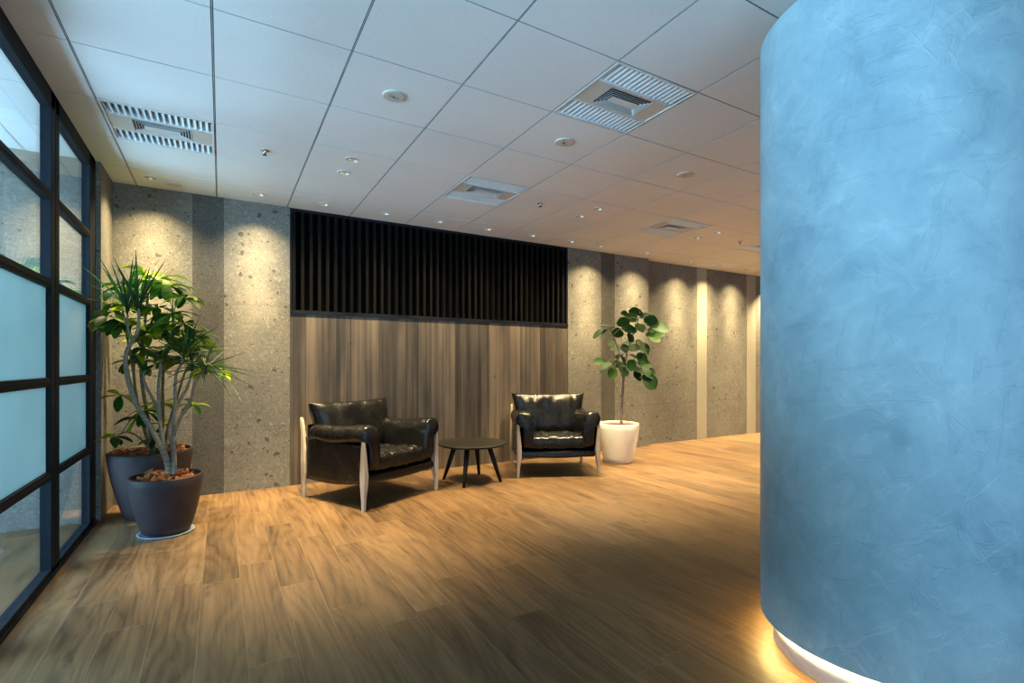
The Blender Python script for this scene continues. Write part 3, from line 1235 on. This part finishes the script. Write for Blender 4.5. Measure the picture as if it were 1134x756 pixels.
def mulch_mesh(r, z, n, seed, size=(.018, .045)):
    rg = random.Random(seed)
    m = MB()
    m.disc(r, (0, 0, z - .012), 40)
    for _ in range(n):
        a, q = rg.uniform(0, 2 * PI), r * math.sqrt(rg.random()) * .93
        s = rg.uniform(*size)
        R = Matrix.Rotation(rg.uniform(0, 6), 3, 'X') @ Matrix.Rotation(rg.uniform(0, 6), 3, 'Z')
        vs = []
        for (x, y, w) in ((1, 0, 0), (-1, 0, 0), (0, 1, 0), (0, -1, 0), (0, 0, 1), (0, 0, -1)):
            p = R @ Vector((x * s * rg.uniform(.6, 1.1), y * s * rg.uniform(.5, .9), w * s * rg.uniform(.3, .7)))
            vs.append(p + Vector((q * math.cos(a), q * math.sin(a), z + rg.uniform(-.008, .016))))
        m.add(vs, [(0, 2, 4), (2, 1, 4), (1, 3, 4), (3, 0, 4), (2, 0, 5), (1, 2, 5), (3, 1, 5), (0, 3, 5)])
    return m


def local(t, pts):
    o = Vector(t.location)
    return [Vector(p) - o for p in pts]


def shift(mb, t):
    o = Vector(t.location)
    mb.v = [tuple(Vector(v) - o) for v in mb.v]
    return mb


# front pot : dragon tree with bare grey stems
fp = thing('potted_dragon_tree', 'dragon tree with bare grey stems and spiky tufts in the front dark pot', 'potted plant', (-.362, 4.652, .014))
pot_mesh(.242, .428, .158).build('pot', M['pot'], fp)
o = mulch_mesh(.215, .405, 60, 4, (.028, .055)).build('bark_mulch', M['mulch'], fp)
o['kind'] = 'stuff'
sa = MB()
sa.lathe([(.001, 0), (.172, 0), (.186, .012), (.182, .014), (.168, .005), (.001, .004)], seg=56)
o = sa.build('saucer', M['saucer'])
o.location = (-.362, 4.652, 0)
tag(o, 'thin blue-grey saucer on the floor under the front dark pot', 'saucer')

BD = 3.85
rg = random.Random(11)
stems = [
    # (pixels, depth offsets at end, radius0, radius1)
    ([(190, 531), (183, 505), (172, 482), (161, 464), (150, 445), (143, 424), (139, 402), (141, 388), (147, 377), (151, 371)], -.10, .026, .015),
    ([(151, 371), (153, 362), (154, 350), (153, 340)], -.10, .014, .010),
    ([(148, 376), (142, 366), (141, 352), (141, 342)], -.16, .011, .008),
    ([(188, 531), (184, 505), (179, 478), (174, 452), (166, 436), (159, 420), (161, 410)], .07, .017, .010),
    ([(187, 531), (183, 503), (178, 475), (176, 445), (175.5, 428), (177.5, 407), (178, 398)], -.02, .017, .010),
    ([(192, 531), (192, 505), (190, 490), (187.5, 477), (191, 462), (197, 448), (203, 436), (207, 430), (211, 418), (213, 408)], .12, .018, .010),
    ([(194, 531), (193, 500), (192.5, 470), (194, 448), (194, 432), (195, 414), (201, 402), (204, 392)], -.06, .018, .010),
    ([(193, 480), (199, 464), (207, 451), (212, 441), (215, 427), (221, 416), (228, 407)], -.14, .014, .010),
]
sm = MB()
tips = []
for pxs, dd, r0, r1 in stems:
    n = len(pxs)
    # a branch starts at the depth where the stem it grows from already is
    d0 = {1: -.10, 2: -.10, 7: -.04}.get(len(tips), 0.0)
    pts_ = [pt(x, y, BD + d0 + (dd - d0) * (i / (n - 1))) for i, (x, y) in enumerate(pxs)]
    pts_ = spline(pts_, 6)
    sm.tube(pts_, lerp_list([r0 * .85, .42 * (r0 + r1), r1 * .8], len(pts_)), 10)
    tips.append(pts_[-1])
shift(sm, fp).build('stem', M['palestem'], fp)
fo = MB()
tufts = [(1, 19, .43, .95), (2, 15, .40, .95), (3, 14, .20, .5), (4, 18, .22, .3), (5, 14, .24, .4), (6, 24, .30, .7), (7, 32, .33, .15)]
for ti, cnt, L, upb in tufts:
    base = tips[ti]
    for q in range(cnt):
        a = 2 * PI * (q * .382) + rg.uniform(-.3, .3)
        el = rg.uniform(upb - .55, upb + .55)
        d = Vector((math.cos(a) * math.cos(el), math.sin(a) * math.cos(el), math.sin(el)))
        leaf(fo, base + Vector((0, 0, rg.uniform(-.04, .02))), d, L * rg.uniform(.7, 1.15), .020, 'strap', droop=rg.uniform(.1, .5) * (1.7 if upb < .4 else 1), fold=.2, seg=6, rng=rg)
# a few long drooping blades on the right side
for (ax, ay, bx, by, dd) in ((231, 402, 268, 440, -.2), (229, 404, 257, 441, -.25), (226, 404, 252, 444, -.1), (228, 402, 240, 380, -.1), (204, 388, 211, 352, 0), (204, 390, 224, 372, -.1)):
    p0, p1 = pt(ax, ay, BD - .12), pt(bx, by, BD - .12 + dd)
    leaf(fo, p0, (p1 - p0) + Vector((0, 0, .10)), (p1 - p0).length * 1.08, .014, 'strap', droop=.7, seg=7, rng=rg)
shift(fo, fp).build('foliage', M['spiky'], fp)

# rear pot : umbrella tree
rp = thing('potted_umbrella_tree', 'umbrella tree with glossy yellow-green leaf whorls in the rear dark pot', 'potted plant', (-.515, 5.235, 0))
pot_mesh(.302, .56, .185).build('pot', M['pot'], rp)
o = mulch_mesh(.272, .535, 85, 9, (.028, .055)).build('bark_mulch', M['mulch'], rp)
o['kind'] = 'stuff'
UD = 4.275
ustem = [
    ([(172, 503), (165, 470), (159, 435), (156, 405), (159, 370), (163, 335), (165, 312)], -.05, .016, .008),
    ([(176, 503), (180, 465), (180, 430), (182, 400), (190, 372), (192, 345)], -.1, .015, .008),
    ([(168, 503), (160, 475), (151, 440), (147, 405), (141, 375), (136, 345)], -.35, .014, .007),
    ([(180, 503), (187, 470), (196, 440), (205, 412), (217, 392)], -.2, .013, .007),
    ([(170, 503), (155, 485), (140, 478), (128, 484)], -.35, .008, .004),
]
us = MB()
upts = []
for pxs, dd, r0, r1 in ustem:
    n = len(pxs)
    q_ = spline([clampv(pt(x, y, UD + dd * i / (n - 1))) for i, (x, y) in enumerate(pxs)], 6)
    us.tube(q_, lerp_list([r0, r1], len(q_)), 8)
    upts += q_[4:]
uf = MB()
rg = random.Random(5)
whorls = [(165, 302, 4.22, .17, 9), (150, 312, 4.15, .16, 8), (137, 318, 4.1, .15, 8), (178, 308, 4.2, .16, 8), (190, 316, 4.1, .16, 7), (204, 330, 4.05, .15, 6),
          (128, 322, 3.98, .13, 6), (126, 344, 3.8, .15, 8), (134, 356, 3.85, .16, 9), (150, 338, 4.25, .15, 7), (118, 350, 3.72, .14, 6), (174, 340, 4.3, .15, 7),
          (190, 348, 4.12, .17, 8), (203, 358, 4.05, .16, 8), (178, 362, 4.15, .16, 8), (163, 372, 4.2, .14, 7), (212, 372, 4.05, .15, 8),
          (196, 374, 4.2, .15, 7), (155, 394, 4.0, .17, 6), (222, 384, 4.0, .14, 8), (238, 398, 3.98, .12, 9), (190, 396, 4.25, .14, 7), (172, 388, 4.2, .14, 6), (228, 405, 4.1, .13, 7),
          (133, 438, 4.1, .15, 5), (161, 455, 4.05, .13, 7), (152, 462, 4.0, .12, 6), (125, 484, 3.92, .13, 5), (176, 446, 4.3, .13, 5), (202, 442, 4.3, .12, 5), (170, 486, 4.25, .10, 6), (213, 448, 4.25, .12, 5), (183, 470, 4.3, .11, 5)]
extra = []
for (x, y, d, L, n) in whorls[:24]:
    extra.append((x + rg.uniform(-13, 13), y + rg.uniform(-4, 16), d + rg.uniform(-.05, .22), L * .95, max(5, n - 2)))
from mathutils.bvhtree import BVHTree
dragon = BVHTree.FromPolygons([Vector(v) + Vector(fp.location) for v in sm.v] + [Vector(v) + Vector(fp.location) for v in fo.v],
                              [tuple(f) for f in sm.f] + [tuple(i + len(sm.v) for i in f) for f in fo.f])


def hits(mb):
    return bool(BVHTree.FromPolygons([Vector(v) for v in mb.v], mb.f).overlap(dragon))


for (x, y, d, L, n) in whorls + extra:
    c = clampv(pt(x, y, d))
    near = min(upts, key=lambda q: (q - c - Vector((0, 0, -.10))).length)
    mid = .5 * (near + c) + Vector((0, 0, .03))
    pet = MB()
    pet.tube(spline([near, mid, c], 4), [.004] * 9, 5)
    if hits(pet):
        continue
    us.add(pet.v, pet.f, 0, True)
    tilt = Vector((rg.uniform(-.4, .4), rg.uniform(-.6, .1), 1)).normalized()
    a0 = rg.uniform(0, 6)
    s1 = tilt.cross(Vector((1, .2, 0))).normalized()
    s2 = tilt.cross(s1)
    for q in range(n):
        a = a0 + 2 * PI * q / n + rg.uniform(-.15, .15)
        d_ = s1 * math.cos(a) + s2 * math.sin(a) + tilt * rg.uniform(-.25, .2)
        for attempt in range(4):
            one = MB()
            leaf(one, c, d_, L * rg.uniform(1.0, 1.35) * (1 - .12 * attempt), L * .52, 'obov', droop=rg.uniform(.5, 1.2), fold=.14, seg=6, rng=rg)
            if not hits(one):
                uf.add(one.v, one.f, 0, True)
                break
shift(us, rp).build('stem', M['greenstem'], rp)
shift(uf, rp).build('foliage', M['umb'], rp)

# white pot : fig tree
wp_ = thing('potted_fig_tree', 'young fig tree with broad round leaves in a white pot beside the right armchair', 'potted plant', (4.53, 5.045, 0))
pot_mesh(.268, .512, .185, wall=.016).build('pot', M['whitepot'], wp_)
m = MB()
m.disc(.248, (0, 0, .482), 40)
m.build('soil', M['redsoil'], wp_)
FDp = 4.53 * S_ + 5.045 * C_
fs_ = MB()
fst = [
    ([(688, 472), (688.5, 450), (690, 428), (692, 408), (694, 392), (700, 372), (706, 356), (709, 345)], .0, .020, .007),
    ([(691, 420), (684, 402), (686, 392), (680, 374), (674, 362)], -.2, .009, .005),
    ([(689, 442), (684, 432), (680, 420), (677, 408)], .15, .007, .004),
    ([(692, 412), (697, 402), (704, 396), (710, 392)], -.15, .007, .004),
    ([(700, 372), (708, 364), (716, 358)], -.12, .006, .004),
    ([(694, 395), (690, 385), (688, 372)], .2, .006, .004),
]
fpts = []
for pxs, dd, r0, r1 in fst:
    n = len(pxs)
    q_ = spline([pt(x, y, FDp + dd * i / (n - 1)) for i, (x, y) in enumerate(pxs)], 6)
    fs_.tube(q_, lerp_list([r0, r1], len(q_)), 8)
    fpts += q_[8:]
ff = MB()
rg = random.Random(21)
# (centre px, depth offset, length, direction in picture x, y(up), towards camera)
fl_ = [((704, 345), 0, .20, (-.9, .35, .1)), ((690, 356), -.05, .19, (-1, .1, .2)), ((673, 361), -.2, .20, (-1, .15, .2)), ((664, 368), -.22, .22, (-1, -.35, .2)),
       ((697, 364), -.15, .20, (.9, -.1, .3)), ((677, 380), -.15, .17, (-.7, -.2, .7)), ((698, 373), -.2, .18, (-.5, -.3, .8)), ((692, 385), -.25, .17, (-.1, -.5, .8)),
       ((722, 355), -.1, .21, (1, -.1, .3)), ((731, 362), -.05, .24, (1, -.15, .1)), ((724, 372), -.15, .20, (1, -.2, .3)), ((714, 385), -.2, .20, (.6, -.7, .3)),
       ((686, 393), -.2, .16, (-.6, -.2, .8)), ((664, 400), -.1, .17, (-1, .1, .1)), ((678, 413), -.15, .20, (-.4, -.6, .6)), ((691, 411), -.25, .17, (.1, -.6, .7)),
       ((705, 408), -.2, .20, (.5, -.4, .6)), ((720, 422), -.15, .24, (.7, -.8, .3)), ((719, 412), -.1, .20, (.9, -.5, .3)), ((706, 416), -.25, .17, (.2, -.7, .7)),
       ((714, 403), -.05, .19, (1, -.1, .2)), ((683, 403), .05, .18, (-.8, .1, .1)), ((701, 394), -.2, .16, (.6, -.2, .8)), ((715, 350), .1, .18, (.7, .3, -.3)), ((695, 379), .12, .18, (-.5, .2, -.6)), ((709, 379), .1, .17, (.7, .1, -.4)),
       ((709, 362), -.2, .18, (.3, -.5, .7)), ((684, 368), -.1, .18, (-.8, .2, .3)), ((690, 398), -.3, .18, (-.2, -.4, .8)), ((700, 404), -.3, .19, (.3, -.5, .7)),
       ((711, 396), -.25, .18, (.5, -.6, .6)), ((683, 386), .05, .19, (-.8, .1, .2)), ((727, 366), .05, .22, (1, .0, .1)), ((672, 404), -.2, .17, (-.8, -.3, .4)),
       ((693, 348), .0, .19, (-.6, .3, .4)), ((716, 411), -.3, .18, (.5, -.7, .5)), ((702, 385), -.1, .18, (.6, -.1, .6)), ((687, 406), .1, .18, (-.4, .2, -.4)),
       ((668, 408), .05, .14, (-.8, -.4, .3)), ((700, 351), .12, .17, (-.4, .5, -.3))]
right = Vector((C_, -S_, 0))
fwd = Vector((S_, C_, 0))
for (x, y), dd, L, (a, b_, cq) in fl_:
    c = pt(x, y, FDp + dd)
    d_ = (right * a + Vector((0, 0, b_)) - fwd * cq).normalized()
    base = c - d_ * L * .5
    near = min(fpts, key=lambda q: (q - base).length)
    fs_.tube(spline([near, .5 * (near + base) + Vector((0, 0, .015)), base], 4), [.0035] * 9, 5)
    L *= 1.0
    face = (Vector((0, 0, .55)) - fwd * rg.uniform(.35, 1.1) + right * rg.uniform(-.5, .5)).normalized()
    leaf(ff, base, d_, L, L * rg.uniform(.66, .82), 'broad', face=face, droop=rg.uniform(.2, .6), fold=.10, seg=8, wave=.03, rng=rg, clamp=False)
shift(fs_, wp_).build('trunk', M['figstem'], wp_)
shift(ff, wp_).build('foliage', M['fig'], wp_)

# ------------------------------------------------------------------ light
WARM = (1.0, .78, .41)


def spot(name, loc, power, size=100, blend=.35, aim=None, col=WARM, r=.025):
    l = bpy.data.lights.new(name, 'SPOT')
    l.energy = power
    l.color = col
    l.spot_size = math.radians(size)
    l.spot_blend = blend
    l.shadow_soft_size = r
    o = bpy.data.objects.new(name, l)
    COL.objects.link(o)
    o.location = loc
    if aim is not None:
        d = Vector(aim) - Vector(loc)
        o.rotation_euler = d.to_track_quat('-Z', 'Y').to_euler()
    return o


WALL_W, DOWN_W = 170, 400
for i, (x, y) in enumerate(back_dl):
    over_screen = 2 <= i <= 7
    # a wide soft spill and the tighter core of the same lamp, turned a little to the wall
    spot('downlight_beam', (x, y, CEIL - .008), WALL_W * (.05 if over_screen else .40), 112, 1.0)
    spot('downlight_core', (x, y, CEIL - .008), WALL_W * (.35 if over_screen else .62), 66, 1.0, aim=(x, (YB if i < 10 else YF) - .06, 0))
    spot('downlight_core', (x, y, CEIL - .008), WALL_W * (.8 if over_screen else 1.7), 38, 1.0, aim=(x, (YB if i < 10 else YF) - .03, 0))
for (x, y) in pair_dl:
    spot('downlight_beam', (x, y, CEIL - .008), DOWN_W, 74, 1.0)
# more of the same ceiling downlights further right, behind the column
for (x, y) in ((5.6, 2.6), (7.9, 2.6), (8.2, 4.3), (10.4, 3.4), (9.0, 5.58), (10.0, 5.58)):
    spot('downlight_beam', (x, y, CEIL - .008), DOWN_W, 100, 1.0)


def area(name, loc, rot, sx, sy, power, col):
    l = bpy.data.lights.new(name, 'AREA')
    l.shape = 'RECTANGLE'
    l.size, l.size_y = sx, sy
    l.energy = power
    l.color = col
    o = bpy.data.objects.new(name, l)
    COL.objects.link(o)
    o.location = loc
    o.rotation_euler = rot
    return o


SKY = (.42, .73, 1.0)
# daylight coming in along the open side beyond the glass wall, and through the opening behind the camera
area('daylight_side', (XL + .05, 2.6, 1.75), (0, -PI / 2, 0), 2.1, 5.1, 430, SKY)
area('daylight_rear', (.6, YN - .02, 1.05), (PI / 2, 0, 0), 2.4, 1.5, 52, SKY)

wd = bpy.data.worlds.new('sky')
scn.world = wd
wd.use_nodes = True
wd.node_tree.nodes['Background'].inputs[0].default_value = (.35, .62, .9, 1)
wd.node_tree.nodes['Background'].inputs[1].default_value = .8

scn.view_settings.view_transform = 'Standard'
scn.view_settings.look = 'None'
scn.view_settings.gamma = 1
scn.view_settings.use_curve_mapping = False
scn.view_settings.exposure = 0.95
try:
    scn.cycles.use_denoising = True
    scn.cycles.denoising_prefilter = 'ACCURATE'
    scn.cycles.max_bounces = 8
    scn.cycles.transparent_max_bounces = 12
    scn.cycles.caustics_reflective = False
    scn.cycles.caustics_refractive = False
    scn.cycles.sample_clamp_indirect = 6
except Exception:
    pass
